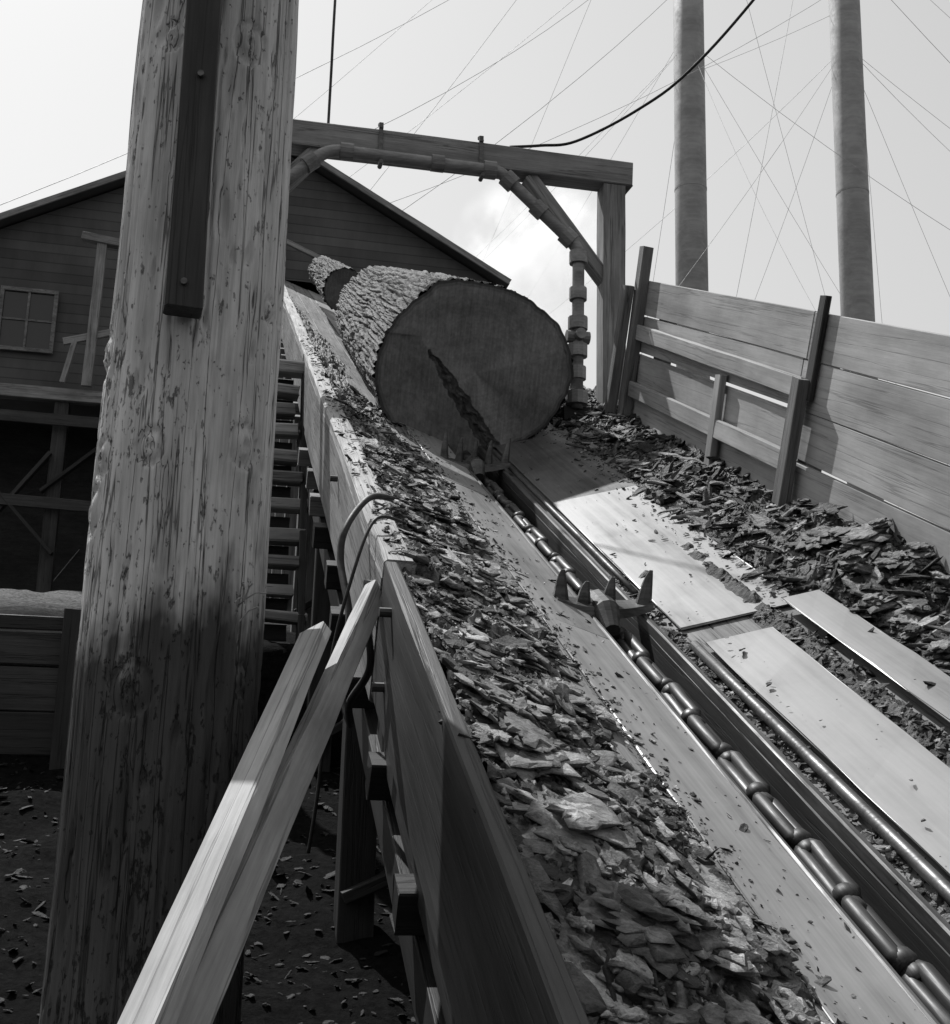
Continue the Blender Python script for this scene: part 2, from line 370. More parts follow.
# ---------------------------------------------------------------- logs
TAB=[(8,99),(30,97),(52,92),(88,89),(118,97),(140,95),(165,99),(190,102),(215,100),(250,91),(284,96),(308,83),(333,90),(368,99)]
def tabr(a):
    d=math.degrees(a)%360
    if d<8: d+=360
    for (x0,y0),(x1,y1) in zip(TAB,TAB[1:]):
        if x0<=d<=x1:
            t=(d-x0)/(x1-x0); return (y0+(y1-y0)*(t*.6+.4*t*t*(3-2*t)))/97
    return 1
def make_log(name,u0,u1,vc,w0,w1,r0,r1,label,undercut,NA=480,NU=300,seed=0,tm=1.0):
    c0=C(u0,vc,w0); rt=root(name,C(u0,vc,w0-r0),label,"log")
    prof=(lambda a:tabr(a)) if undercut else (lambda a:1+.025*math.sin(2*a+.6+seed)+.02*math.sin(3*a+1.9))
    skew=lambda ca,sa,k: (-.07*ca+.05*sa)*k if undercut else 0
    vs=[];tn=[]
    L=u1-u0
    for i in range(NU+1):
        t=i/NU; uu=u0+L*t**1.15; cw=w0+(w1-w0)*t; rr=r0+(r1-r0)*t
        for j in range(NA):
            a=2*math.pi*j/NA; ca,sa=math.cos(a),math.sin(a)
            wv=noise.noise(Vector((ca*rr*3,sa*rr*3,uu*.35+seed)))*.06
            X_=ca*rr+wv*sa; Y_=sa*rr-wv*ca
            n1=abs(noise.noise(Vector((X_*11,Y_*11,uu*.34+seed)))); n2=abs(noise.noise(Vector((X_*24,Y_*24,uu*1.1+seed+4))))
            pl=min(1,n1*4.5)**.7*.5+min(1,n2*4)*.5
            fn=noise.fractal(Vector((X_*36,Y_*36,uu*4.0)),.8,2.1,5)
            big=noise.noise(Vector((ca*rr*1.6,sa*rr*1.6,uu*.35+5)))
            miss=max(0,min(1,(noise.noise(Vector((ca*rr*1.8+9,sa*rr*1.8,uu*.5+seed)))-.42)*8))
            dsp=.042*pl+.013*fn+.02*big; dsp=dsp*(1-miss)+(-.01+.006*fn)*miss
            R_=rr*prof(a)+dsp-.03
            uj=uu+( .04*noise.noise(Vector((ca*9,sa*9,3+seed))) if i<3 else 0)+skew(ca,sa,rr)*(1-t)
            vs.append(D*uj+V*(vc+ca*R_)+W*(cw+sa*R_))
            tn.append(((.006+.11*pl*pl+.08*fn)*(1-miss)+.12*miss)*tm)
    fs=[(i*NA+j,i*NA+(j+1)%NA,(i+1)*NA+(j+1)%NA,(i+1)*NA+j) for i in range(NU) for j in range(NA)]
    fs.append(tuple(range(NU*NA,(NU+1)*NA)))
    tn=[max(.008,x) for x in tn]
    m=MB(); m.add(vs,fs,tn); m.obj("bark",M_bark,False,c0,rt)
    m=MB(); NR=130; vs=[(0,0,0)];tn=[1]
    def fz(y,z,rr):
        off=.006*fb((y*5,z*5,1)); tone=1.0
        if undercut:
            off+=.07*y-.05*z
            ax,az=-.34,.12; bx,bz=.27,-.64; dx,dz=bx-ax,bz-az; l=math.hypot(dx,dz)
            s=((y-ax)*dx+(z-az)*dz)/l/l; pr=((y-ax)*dz-(z-az)*dx)/l
            pr+=.016*fb((s*11,y*5,4),5)
            if s>-.02:
                wdt=(.010+.045*min(1,max(0,s+.02)*3))*(1+.35*noise.noise(Vector((s*14,2,1))))
                if abs(pr)<wdt:
                    k=1-abs(pr)/wdt; fib=fb((s*14,pr*38,2),5)
                    off+= -.012*min(1,k*3)+.028*k*fib; tone=.24+.34*max(0,fib)+.1*fb((s*40,pr*80,3))
            if pr>0 and z<.22: off-=.008*min(1,pr*12); tone*=.84
        if rr>.94: tone*=.7 if rr<.97 else .35
        return off,max(.1,tone)
    for i in range(1,NR+1):
        rr=i/NR
        for j in range(NA):
            a=2*math.pi*j/NA; Rr=(r0*prof(a)-.005+.018*noise.noise(Vector((math.cos(a)*7,math.sin(a)*7,seed))))*rr
            y=math.cos(a)*Rr; z=math.sin(a)*Rr; o,t=fz(y,z,rr); vs.append((o,y,z)); tn.append(t*(1 if undercut else .5))
    fs=[(0,1+(j+1)%NA,1+j) for j in range(NA)]
    fs+=[(1+(i-1)*NA+j,1+(i-1)*NA+(j+1)%NA,1+i*NA+(j+1)%NA,1+i*NA+j) for i in range(1,NR) for j in range(NA)]
    m.add(vs,fs,tn); ob=m.obj("cut_end",M_face,True)
    X=-D; ob.matrix_world=Matrix(((X.x,V.x,W.x,c0.x),(X.y,V.y,W.y,c0.y),(X.z,V.z,W.z,c0.z),(0,0,0,1)))@Matrix.Translation((.015,0,0))
    attach(ob,rt)
make_log("fir_log",8.4,14.2,1.655,-.95,-1.0,.69,.57,"huge fir log with rough dark bark riding up the chute",True)
make_log("fir_log",15.2,20,1.22,-.84,-.84,.27,.23,"thin dark log lying beyond the huge log",False,140,120,5.0,.45)

# ---------------------------------------------------------------- bark debris
def crust(a,b,sd,am=1.0):
    h=0;t=0
    for sc_,amp in ((8,.032),(22,.014)):
        q=Vector((a*sc_*.6,b*sc_,sd)); q+=noise.noise_vector(Vector((a*sc_*1.7,b*sc_*1.7,sd)))*.6
        dd,pt=noise.voronoi(q); e=min(1,(dd[1]-dd[0])*3.8); c=noise.cell(pt[0]*7.3)
        tl=(q-pt[0]).dot(Vector((noise.cell(pt[0]*3.1),noise.cell(pt[0]*5.7),0)))*.45
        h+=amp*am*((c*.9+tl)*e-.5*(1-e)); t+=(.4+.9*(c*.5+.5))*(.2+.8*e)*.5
    h+=.008*fb((a*40,b*40,sd),4)
    return h,t
def heap(fn,vlo,vhi,ulo,uhi,tonebase,sd,am=1.0,d0=.0105):
    m=MB(); us=[];x=ulo
    while x<uhi: us.append(x); x+=d0*(1 if x<5.5 else 1.8 if x<9 else 5)
    nv=int((vhi-vlo)/d0)+1; vs=[];tn=[]
    for a in us:
        for k in range(nv):
            b=vlo+(vhi-vlo)*k/(nv-1); z,cov=fn(a,b,True); hh,tt_=crust(a,b,sd,am)
            vs.append(C(a,b,z+hh*cov)); tn.append(max(.012,tonebase*tt_*(.7+1.2*noise.noise(Vector((a*50,b*50,3))))))
    m.add(vs,[(i*nv+j,i*nv+j+1,(i+1)*nv+j+1,(i+1)*nv+j) for i in range(len(us)-1) for j in range(nv-1)],tn)
    return m
def hL(a,b,full=False):
    inner=1.20+.11*noise.noise(Vector((a*1.3,0,0)))+.08*noise.noise(Vector((a*5,1,0)))+.05*noise.noise(Vector((a*17,1,0)))-max(0,a-6)*.035
    t=min(1,(inner-b)/.26); t=max(-1,t)
    rough=.020*fb((a*7,b*7,0),5)+.028*noise.noise(Vector((a*2.2,b*2.2,5)))
    z=wL(b)+.045*t-.012+rough*max(.2,t)
    return (z,max(.0,min(1,t+.2))) if full else z
def hR(a,b,full=False):
    near=max(0,min(1,(5.4-a)/1.2))
    inner=2.27+.08*noise.noise(Vector((a*1.2,7,0)))+.06*noise.noise(Vector((a*5,8,0)))+near*.14
    t=max(-1,min(1,(b-inner)/.18)); t2=max(0,min(1,(b-inner)/.4))
    hump=.07*max(0,1-abs(a-4.5)/1.0)
    rough=.03*fb((a*7,b*7,20),5)+.035*noise.noise(Vector((a*2,b*2,15)))
    z=wR(b)+.055*t-.012+(.035+hump)*t2+rough*max(.2,t); cov=max(0,min(1,t+.25))
    if near>0 and b<2.5:
        g=max(0,1-abs(b-2.19)/.07)
        if g>0:
            z2=wR(b)+.045*g-.005+.02*fb((a*9,b*9,2),4)*g
            if z2>z: z=z2; cov=g*.6
    return (z,cov) if full else z
def addchip(m,p,nrm,size,thick,tone,elong,n=None,bend=0):
    ax=gvec(); ax=(ax-nrm*ax.dot(nrm)).normalized(); ay=nrm.cross(ax)
    n=n or random.randint(8,13); rad=[random.uniform(.55,1.1) for _ in range(n)]
    vs=[]; q=random.uniform(-.25,.25)
    def P(lx,ly,h): return p+ax*lx+ay*ly+nrm*(h+bend*ly*ly/size+q*lx*.2)
    for lvl,sc_,tz in ((0,.92,-.5),(1,1,.05),(2,.80,.5)):
        for j in range(n):
            an=2*math.pi*j/n; rr=rad[j]*sc_*size*.5*random.uniform(.88,1.12)
            vs.append(P(math.cos(an)*rr*elong,math.sin(an)*rr,thick*tz+random.uniform(-.3,.3)*thick))
    vs.append(P(0,0,thick*random.uniform(.1,.8))); c=len(vs)-1
    fs=[]
    for l in range(2):
        for j in range(n): fs.append((l*n+j,l*n+(j+1)%n,(l+1)*n+(j+1)%n,(l+1)*n+j))
    for j in range(n): fs.append((2*n+j,2*n+(j+1)%n,c))
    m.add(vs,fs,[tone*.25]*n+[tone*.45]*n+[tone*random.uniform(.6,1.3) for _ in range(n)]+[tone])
TONES=[.03,.05,.08,.13,.19,.28,.40,.52]
def chips(m,fn,vlo,vhi,ulo,uhi,cnt,basen,pw=1.7,smin=.012,smax=.11,med=.030,tilt=.3,accept=None,lift=.0,tm=1.0,thk=(.12,.3),els=(1.0,1.3,1.8,3.0)):
    for _ in range(cnt):
        a=ulo+(uhi-ulo)*random.random()**pw; b=random.uniform(vlo,vhi)
        if accept and not accept(a,b): continue
        size=min(smax,max(smin,random.lognormvariate(math.log(med),.65)))
        nn=(basen+gvec(tilt)).normalized()
        small=size<.022
        addchip(m,C(a,b,fn(a,b)+lift)+nn*size*.03,nn,size,size*random.uniform(*thk),tm*random.choice(TONES)*random.uniform(.8,1.2),random.choice(els),n=5 if small else None,bend=0 if small else random.uniform(-.3,.4))
def hLc(a,b):
    z,c=hL(a,b,True); return z+crust(a,b,3.0)[0]*c
def hRc(a,b):
    z,c=hR(a,b,True); return z+crust(a,b,8.0,.8)[0]*c
def slabs(m,fn,cnt,ulo,uhi,vlo,vhi,nb,s0,s1,lift=.006,tlo=.14,thi=.42,tk=.009,pw=1.0):
    for k in range(cnt):
        a=ulo+(uhi-ulo)*random.random()**pw; b=random.uniform(vlo,vhi); nn=(nb+gvec(.13)).normalized()
        s_=random.uniform(s0,s1); p=C(a,b,fn(a,b)+lift); t0=random.uniform(tlo,thi); el_=random.uniform(1,1.6)
        for l in range(random.randint(3,6)):
            addchip(m,p+nn*tk*.8*l+gvec(s_*.05),(nn+gvec(.04)).normalized(),s_*(1-.10*l),tk,t0*random.uniform(.5,1.4),el_,n=random.randint(14,22),bend=random.uniform(-.1,.15))
mL=heap(hL,.60,1.46,-.4,23,.36,3.0)
nearcut=lambda a,b: b>.66 or a<4
chips(mL,hLc,.60,1.24,.6,9,26000,nL,1.5,.004,.026,.009,.4,nearcut)
chips(mL,hLc,.60,1.18,.6,9,3600,nL,1.6,.02,.08,.032,.22,nearcut)
chips(mL,hLc,.60,1.14,.8,7,450,nL,1.4,.04,.12,.06,.15,nearcut,thk=(.08,.16),els=(1,1.4,2))
edge=lambda a,b: random.random()<max(.06,1-(b-1.15)/.16)
chips(mL,lambda a,b:wL(b)+.013,1.15,1.47,.7,9,5600,nL,1.5,.004,.024,.008,.3,edge)
chips(mL,lambda a,b:-1.13,.555,.655,4.1,12,260,W,1.4,.01,.03,.015)
chips(mL,lambda a,b:-1.62,1.51,1.73,.7,9,2200,W,1.4,.006,.04,.014,.5,tm=.35)
slabs(mL,hLc,110,1.0,6.5,.64,1.12,nL,.06,.15,pw=1.3)
slabs(mL,hLc,26,1.2,3.4,.68,1.1,nL,.13,.22,tk=.012)
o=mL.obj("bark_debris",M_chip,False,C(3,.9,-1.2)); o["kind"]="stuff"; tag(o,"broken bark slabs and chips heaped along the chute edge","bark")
mR=heap(hR,2.08,2.84,-.4,14,.18,8.0,.8)
chips(mR,hRc,2.26,2.80,.8,9.5,24000,nR,1.15,.005,.028,.010,.4,tm=.65)
chips(mR,hRc,2.32,2.80,.8,9.5,3600,nR,1.2,.02,.08,.032,.3,tm=.7,els=(1.2,1.8,3,4.5))
chips(mR,hRc,2.13,2.25,.8,4.4,2200,nR,1.2,.005,.035,.012,.4,tm=.65)
edR=lambda a,b: random.random()<.04+.96*max(0,(b-2.12)/.22)**1.5
chips(mR,lambda a,b:wR(b)+.026,1.84,2.34,4.4,8.6,2600,nR,1.0,.003,.03,.009,.3,edR,tm=.7)
chips(mR,lambda a,b:wR(b)+.05,1.86,2.4,.8,4.2,110,nR,1.0,.003,.03,.008,.3)
chips(mR,lambda a,b:-1.475,1.75,1.86,.8,5.2,900,nR,1.0,.006,.04,.014,.5,tm=.6)
slabs(mR,hRc,60,2.5,8,2.38,2.76,nR,.06,.13,tlo=.08,thi=.26)
slabs(mR,hRc,8,4.0,4.9,2.55,2.76,nR,.12,.2,.04,.1,.22)
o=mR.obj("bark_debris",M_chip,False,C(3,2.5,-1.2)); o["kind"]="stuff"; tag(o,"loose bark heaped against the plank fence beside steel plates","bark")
mG=MB()
for _ in range(4500):
    x=random.uniform(-3.5,1.5); y=random.uniform(1.5,8); nn=(Z+gvec(.3)).normalized()
    s_=min(.11,random.lognormvariate(math.log(.022),.5)); addchip(mG,Vector((x,y,gz(x,y)+.005+.07*fb((x*2,y*2,0),5))),nn,s_,s_*.15,random.choice([.004,.008,.012,.02]),random.uniform(1,2.6))  # chip tones near black too, matching the shade coloured into the dirt
o=mG.obj("ground_litter",M_chip,False,(0,4,-1.2)); o["kind"]="stuff"; tag(o,"bark chips and splinters scattered on the dirt under the chute","bark litter")

# ---------------------------------------------------------------- fence
fence=root("plank_fence",C(5,2.8,-1.2),"weathered plank fence with battens following the chute slope","fence")
edges=[-.16,-.41,-.67,-.92,-1.2]
for k in range(4):
    wc=(edges[k]+edges[k+1])/2; ht=(edges[k]-edges[k+1])-.012
    js=[8.28,5.62,2.9,.4] if k%2==0 else [8.25,5.66,3.3,.4]
    for a,b in zip(js,js[1:]):
        t0,t1=random.uniform(-.010,.010),random.uniform(-.010,.010)
        beam("fence_plank",C(b+.006,2.79+.004*k,wc+t0),C(a-.006,2.79+.004*k,wc+t1),.028,ht,M_fence,W,fence,seg=.6,warp=.003,jit=.0006,ch=.003)
beam("fence_post",C(8.22,2.735,-1.4),C(8.27,2.74,.06),.10,.075,M_old,V,fence)
beam("fence_post",C(8.34,2.66,-1.4),C(8.32,2.66,-.22),.09,.07,M_old,V,fence)
beam("fence_rail",C(5.55,2.745,-.55),C(8.3,2.745,-.53),.035,.105,M_fence,W,fence,warp=.006)
beam("fence_rail",C(5.55,2.745,-.93),C(8.3,2.745,-.93),.035,.11,M_fence,W,fence,warp=.006)
beam("fence_post",C(6.55,2.745,-1.3),C(6.6,2.745,-.62),.09,.04,M_fence,V,fence)
beam("fence_post",C(5.53,2.73,-1.40),C(5.53,2.72,-.50),.09,.06,M_old,V,fence)
beam("fence_batten",C(5.50,2.758,-.60),C(5.50,2.758,-.09),.08,.03,M_side,V,fence)
for a in (8.0,5.6,3.0,1.0):
    beam("fence_post",C(a,2.88,-1.9),C(a,2.88,-.2),.1,.1,M_old,V,fence)

# ---------------------------------------------------------------- gantry
P0=Vector((1.03,8.92,0))
def G(t,z,fwd=0): return P0-V*t-H*fwd+Z*(z-.03)
gan=root("timber_gantry",G(0,2.2),"timber gantry spanning the chute with knee braces","gantry")
beam("gantry_post",G(0,1.9),G(0,4.615),.185,.18,M_gan,H,gan)
beam("gantry_post",G(3.1,.6),G(3.1,4.615),.185,.18,M_gan,H,gan)
beam("gantry_beam",G(-.15,4.72),G(3.3,4.72),.19,.20,M_gan,Z,gan,warp=.01)
beam("knee_brace",G(.04,3.80),G(.69,4.62),.10,.13,M_gan,H,gan)
beam("knee_brace",G(3.0,3.82),G(2.35,4.62),.12,.13,M_gan,H,gan)
beam("foot_block",G(.42,2.66,.05),G(-.1,2.66,.05),.22,.12,M_dark,Z,gan)
beam("sill_timber",G(.5,2.55,.0),G(-.4,2.55,.0),.3,.1,M_old,Z,gan)
pipe=root("steam_pipe",G(.32,2.72,.16),"jointed iron pipe slung beneath the gantry beam","pipe")
fw=.15
def arc(a,b,c,n=5): return [a*(1-t)**2+b*2*t*(1-t)+c*t*t for t in [i/n for i in range(n+1)]]
path=[G(2.75,4.10,fw),G(2.44,4.42,fw)]+arc(G(2.38,4.48,fw),G(2.30,4.56,fw),G(2.20,4.565,fw))+[G(1.5,4.565,fw)]+arc(G(1.02,4.565,fw),G(.96,4.565,fw),G(.92,4.53,fw))+arc(G(.37,4.05,fw),G(.315,4.0,fw),G(.315,3.94,fw))+[G(.315,3.3,fw),G(.32,2.70,fw)]
mb=MB(); mb.tube(path,.047,14); mb.obj("pipe_run",M_pipe,True,G(1,4.5,fw),pipe)
def collar(p,d,r_=.060,l=.05):
    m=MB(); d=d.normalized(); m.tube([p-d*l,p-d*l*.99,p+d*l*.99,p+d*l],[r_*.9,r_,r_,r_*.9],12); m.obj("pipe_coupling",M_pipe,False,p,pipe)
dg=(G(.37,4.05)-G(.92,4.53))
for p,d,rr_ in ((G(2.15,4.565,fw),V,.066),(G(1.45,4.565,fw),V,.066),(G(1.04,4.565,fw),V,.070),(G(.88,4.495,fw),dg,.070),(G(.64,4.285,fw),dg,.066),(G(.40,4.08,fw),dg,.070),(G(.315,3.92,fw),Z,.072),(G(.316,3.62,fw),Z,.068),(G(.316,3.38,fw),Z,.076),(G(.317,3.16,fw),Z,.076),(G(.318,2.98,fw),Z,.068),(G(.32,2.78,fw),Z,.085),(G(2.42,4.44,fw),G(2.5,4.35)-G(2.42,4.42),.066)): collar(p,d,rr_)
mb=MB(); p=G(.316,3.27,fw); mb.tube([p-V*.09,p+V*.09],.050,12); mb.tube([p-H*.1,p],.042,12); mb.obj("pipe_valve",M_pipe,False,p,pipe)
for t in (1.89,1.1):
    m=MB()
    m.box(G(t,4.72,.105),V*.016,H*.006,Z*.15); m.box(G(t,4.828,0),V*.016,H*.12,Z*.006)
    m.tube([G(t,4.83,.06),G(t,4.89,.06)],.012,8); m.tube([G(t,4.865,.06),G(t,4.885,.06)],.022,6)
    m.tube([G(t,4.50,.1),G(t,4.50,.2)],.018,8)
    m.obj("pipe_hanger",M_iron,False,G(t,4.7,.1),pipe)

# cables
def cable(name,pts,rad,mat,label,cat,group=None,n=6,sm=8):
    P=[Vector(p) for p in pts]; out=[]
    for i in range(len(P)-1):
        p0=P[max(i-1,0)];p1=P[i];p2=P[i+1];p3=P[min(i+2,len(P)-1)]
        for k in range(sm):
            t=k/sm; out.append(.5*((2*p1)+(p2-p0)*t+(2*p0-5*p1+4*p2-p3)*t*t+(3*p1-p0-3*p2+p3)*t**3))
    out.append(P[-1]); m=MB(); m.tube(out,rad,n); o=m.obj(name,mat,True,P[0]); tag(o,label,cat,group); return o
cable("overhead_cable",[G(.86,4.84,.05),G(.62,4.86,.1),(.72,8.65,4.85),(1.16,8.4,4.98),(1.55,8.2,5.22),(2.1,7.9,5.80),(3.2,7.4,7.2)],.013,M_rope,"dark sagging cable fastened to the gantry beam","cable")
cable("hanging_cable",[G(2.29,4.83,0),G(2.29,5.3,0),G(2.29,6.2,0),G(2.27,9.5,0)],.011,M_rope,"dark cable rising straight up from the gantry beam","cable")
E=C
cable("looped_cable",[E(4.85,.66,-1.10),E(4.7,.55,-1.07),E(4.52,.45,-1.15),E(4.42,.43,-1.26),E(4.2,.46,-1.42),E(4.12,.43,-1.60),E(3.95,.47,-1.72),E(3.85,.45,-1.6),E(3.72,.49,-1.42),E(3.78,.47,-1.28)],.014,M_rope,"black cable looped over the chute side board","cable")
cable("looped_cable",[E(4.5,.66,-1.11),E(4.4,.54,-1.09),E(4.22,.45,-1.3),E(4.15,.40,-1.6),E(3.95,.38,-1.95),E(3.9,.36,-2.2)],.007,M_rope,"thin wire hanging down from the chute side board","cable")

# ---------------------------------------------------------------- big pole
pole=root("timber_pole",(-.895,3.6,gz(-.885,3.6)),"stout peeled log pole, pale above, shadow painted dark below","pole")
NA,NU=300,400; zb,zt=-2.0,2.62
checks=[(random.uniform(0,2*math.pi),random.uniform(-.6,2.4),random.uniform(.3,1.6),random.uniform(.004,.013)) for _ in range(58)]
knots=[(random.uniform(math.pi*.9,math.pi*2.1),random.uniform(0,2.4),random.uniform(.018,.034)) for _ in range(11)]
vs=[]
for i in range(NU+1):
    x=(zt-zb)*i/NU; z=zb+x
    for j in range(NA):
        a=2*math.pi*j/NA; rr=.2665-.0088*z
        rr+=.008*math.sin(a*2+z*.5)+.008*noise.noise(Vector((math.cos(a)*1.5,math.sin(a)*1.5,z*1.1)))+.0035*fb((math.cos(a)*8,math.sin(a)*8,z*1.4))
        for (ca,c0,cl,dp) in checks:
            if abs(z-c0)<cl:
                da=(a-(ca+.07*noise.noise(Vector((z*1.3,ca,0)))+.02*noise.noise(Vector((z*7,ca,0))))+math.pi)%(2*math.pi)-math.pi
                k=1-abs(da)/.021
                if k>0: rr-=dp*1.6*k*(1-abs(z-c0)/cl)
        for (ka,kz,kr) in knots:
            da=((a-ka+math.pi)%(2*math.pi)-math.pi)*.26; dd=math.hypot(da,(z-kz)*.8)
            if dd<kr*2: rr+= .010*math.cos(dd/kr*math.pi/2)-.012*(1 if dd<kr*.45 else 0)
        nk=noise.noise(Vector((math.cos(a)*5,math.sin(a)*5,z*3.2+4)))
        if nk>.38: rr-=.012*(nk-.38)*5
        nk=noise.noise(Vector((math.cos(a)*11,math.sin(a)*11,z*7+4)))
        if nk>.42: rr-=.012*(nk-.42)*5
        vs.append((x,math.cos(a)*rr,math.sin(a)*rr))
fs=[(i*NA+j,i*NA+(j+1)%NA,(i+1)*NA+(j+1)%NA,(i+1)*NA+j) for i in range(NU) for j in range(NA)]
fs.append(tuple(range(NU*NA,(NU+1)*NA)))
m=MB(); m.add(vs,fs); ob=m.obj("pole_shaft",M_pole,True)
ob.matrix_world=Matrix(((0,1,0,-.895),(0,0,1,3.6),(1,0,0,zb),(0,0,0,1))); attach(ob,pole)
beam("cleat_timber",(-.862,3.285,1.27),(-.878,3.285,2.62),.105,.10,M_side,Vector((-.3,1,0)),pole,label="dark squared timber spiked to the pole")
for k in range(9):
    a=Vector((-.66+random.uniform(-.02,.02),3.42,.44+random.uniform(-.05,.02))); b=a+Vector((random.uniform(-.03,.07),-.03,random.uniform(-.05,.06))); mb=MB(); mb.tube([a,(a+b)/2+Vector((0,0,.01)),b],.0025,5)
    mb.obj("splinter",M_brace,False,a,pole)
for z_ in (1.34,2.0):
    mb=MB(); mb.tube([(-.85,3.25,z_),(-.85,3.225,z_)],.010,8); mb.obj("bolt_head",M_iron,False,(-.85,3.23,z_),pole)

# diagonal braces
o=beam("timber_brace",(-.505,.55,-1.10),(-.456,3.50,.37),.085,.045,M_brace,Vector((-.5,-.42,.75)),None,ch=.004); tag(o,"pale sawn timber brace leaning up toward the chute side","timber brace")
o=beam("timber_brace",(-.485,1.55,-.69),(-.345,4.22,.60),.045,.08,M_brace,Vector((-.5,-.42,.75)),None,ch=.004); tag(o,"short pale timber butted against the dark chute side board","timber brace")

# ---------------------------------------------------------------- stair beside the chute
st=root("wooden_stair",H*8.6+V*.3+Z*.75,"steep stair of heavy worn timbers beside the chute","stair")
zz=.80;k=0
while zz<3.3:
    hh=random.uniform(.07,.12); s_=8.6+.55*(zz-.8)+random.uniform(-.05,.05); c=H*s_+V*.27
    beam("tread",c-V*random.uniform(.30,.38)+Z*(zz+random.uniform(-.02,.02)),c+V*(.28+random.uniform(-.08,.08))+Z*(zz+random.uniform(-.02,.02)),.20,hh,M_oldl if k%3 else M_old,Z,st,jit=.006,warp=.02,ch=.012)
    beam("riser",c-V*.30+Z*(zz-.12)+H*.1,c+V*.20+Z*(zz-.12)+H*.1,.03,.12,M_dark,Z,st)
    zz+=hh+random.uniform(.12,.18);k+=1
for sgn in (-.36,.29):
    c=H*8.52+V*(sgn+.27); e=H*(8.6+.12*12)+V*(sgn+.27)
    beam("stringer",c+Z*.6,e+Z*3.4,.05,.2,M_dark,H,st)
beam("stair_post",H*9.42-V*.09+Z*.5,H*9.42-V*.09+Z*3.2,.1,.1,M_dark,H,st)

# ---------------------------------------------------------------- retaining wall
rw=root("retaining_wall",H*8-V*3,"low retaining wall of stacked weathered planks","retaining wall")
for k,(z0,hh,mt) in enumerate(((.13,.26,M_dark),(.41,.27,M_side),(.66,.2,M_side),(.82,.09,M_dark))):
    beam("wall_plank",H*(7.97-.02*(k==3))-V*8+Z*z0,H*(7.97-.02*(k==3))+V*.2+Z*z0,.07,hh,mt,Z,rw,seg=.6,warp=.015)
for t in (-6.5,-4.3,-1.9,-.9):
    beam("wall_post",H*7.86+V*t-Z*.4,H*7.86+V*t+Z*.9,.12,.12,M_dark,H,rw)

# ---------------------------------------------------------------- mill building
Pk=Vector((-4.4,21.85,0)); zr,hw,zf=12.12,4.9,6.4
pit=.535; ze=zr-pit*hw
def B(a,b,z): return Pk+V*a+H*b+Z*z
mill=root("mill_building",B(0,0,2.3),"dark clapboard gabled sawmill raised on timber trestle","building")
m=MB()
o0,o1,q0,q1=.2,2.9,7.6,9.2
HL=6.4; zl=zr-pit*HL
def quad(*p): m.add([B(*x) for x in p],[(0,1,2,3)])
quad((-HL,0,zf),(o0,0,zf),(o0,0,q1),(-HL,0,zl))
m.add([B(*x) for x in ((-HL,0,zl),(o0,0,q1),(o1,0,q1),(hw,0,ze),(0,0,zr))],[(0,1,2,3,4)])
quad((o1,0,zf),(hw,0,zf),(hw,0,ze),(o1,0,q1)); quad((o0,0,zf),(o1,0,zf),(o1,0,q0),(o0,0,q0))
quad((hw,0,zf),(hw,18,zf),(hw,18,ze),(hw,0,ze)); quad((-HL,18,zf),(-HL,0,zf),(-HL,0,zl),(-HL,18,zl))
m.add([B(*x) for x in ((-HL,18,zf),(hw,18,zf),(hw,18,ze),(0,18,zr),(-HL,18,zl))],[(0,4,3,2,1)])
quad((-HL,.1,zf+.02),(hw,.1,zf+.02),(hw,18,zf+.02),(-HL,18,zf+.02))
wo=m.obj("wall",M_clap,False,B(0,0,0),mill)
for sg in (-1,1):
    m=MB(); e=hw+.12 if sg>0 else HL+.45
    p=[(0,-.30,zr+.06),(sg*e,-.30,zr+.06-pit*e),(sg*e,18.4,zr+.06-pit*e),(0,18.4,zr+.06)]
    lo=[B(*x) for x in p]; hi=[q+Z*.08 for q in lo]
    m.add(lo+hi,[(0,1,2,3),(4,5,6,7),(0,1,5,4),(1,2,6,5),(2,3,7,6),(3,0,4,7)]); ro=m.obj("roof",M_roof,False,B(0,0,zr),mill)
    beam("barge_board",B(sg*.05,-.34,zr+.08-pit*.05),B(sg*e,-.34,zr+.08-pit*e),.04,.12,M_gan,Z,mill)
def window(a,z,wd,hh):
    wr=MB(); wr.box(B(a,-.05,z),V*wd/2,H*.01,Z*hh/2)
    gm,n_,b_=newmat("window_glass"); b_.inputs['Base Color'].default_value=(.03,.03,.03,1); b_.inputs['Roughness'].default_value=.1
    wn=wr.obj("window",gm,False,B(a,-.05,z),mill)
    fr=MB(); t=.035; o_=B(a,-.05,z)
    def bb(da,db,dz,x,y,zz): fr.box(B(a+da,db,z+dz),V*x,H*y,Z*zz)
    bb(-wd/2,-.08,0,t,.03,hh/2+t); bb(wd/2,-.08,0,t,.03,hh/2+t); bb(0,-.083,hh/2,wd/2-t,.03,t); bb(0,-.083,-hh/2,wd/2-t,.03,t)
    bb(0,-.075,0,.02,.02,hh/2-t); bb(0,-.07,0,wd/2-t,.015,.018)
    fo=fr.obj("frame",M_old,False,o_); fo.parent=wn; fo.matrix_basis=Matrix.Identity(4)
window(-4.05,7.85,.95,1.15)
beam("deck_edge",B(-9,-.75,6.28),B(hw,-.75,6.28),.12,.22,M_gan,Z,mill,seg=1)
m=MB(); m.box(B(-2.0,-.35,6.37),V*6.6,H*.38,Z*.03); m.obj("deck",M_old,False,B(0,0,6.3),mill)
for a in [-8+1.6*k for k in range(9)]:
    if -.2<a<2.8: continue
    beam("trestle_post",B(a,-.6,2.0),B(a,-.6,6.15),.24,.24,M_side,H,mill,seg=1)
    beam("trestle_post",B(a+.3,3,2.0),B(a+.3,3,6.15),.24,.24,M_dark,H,mill,seg=1)
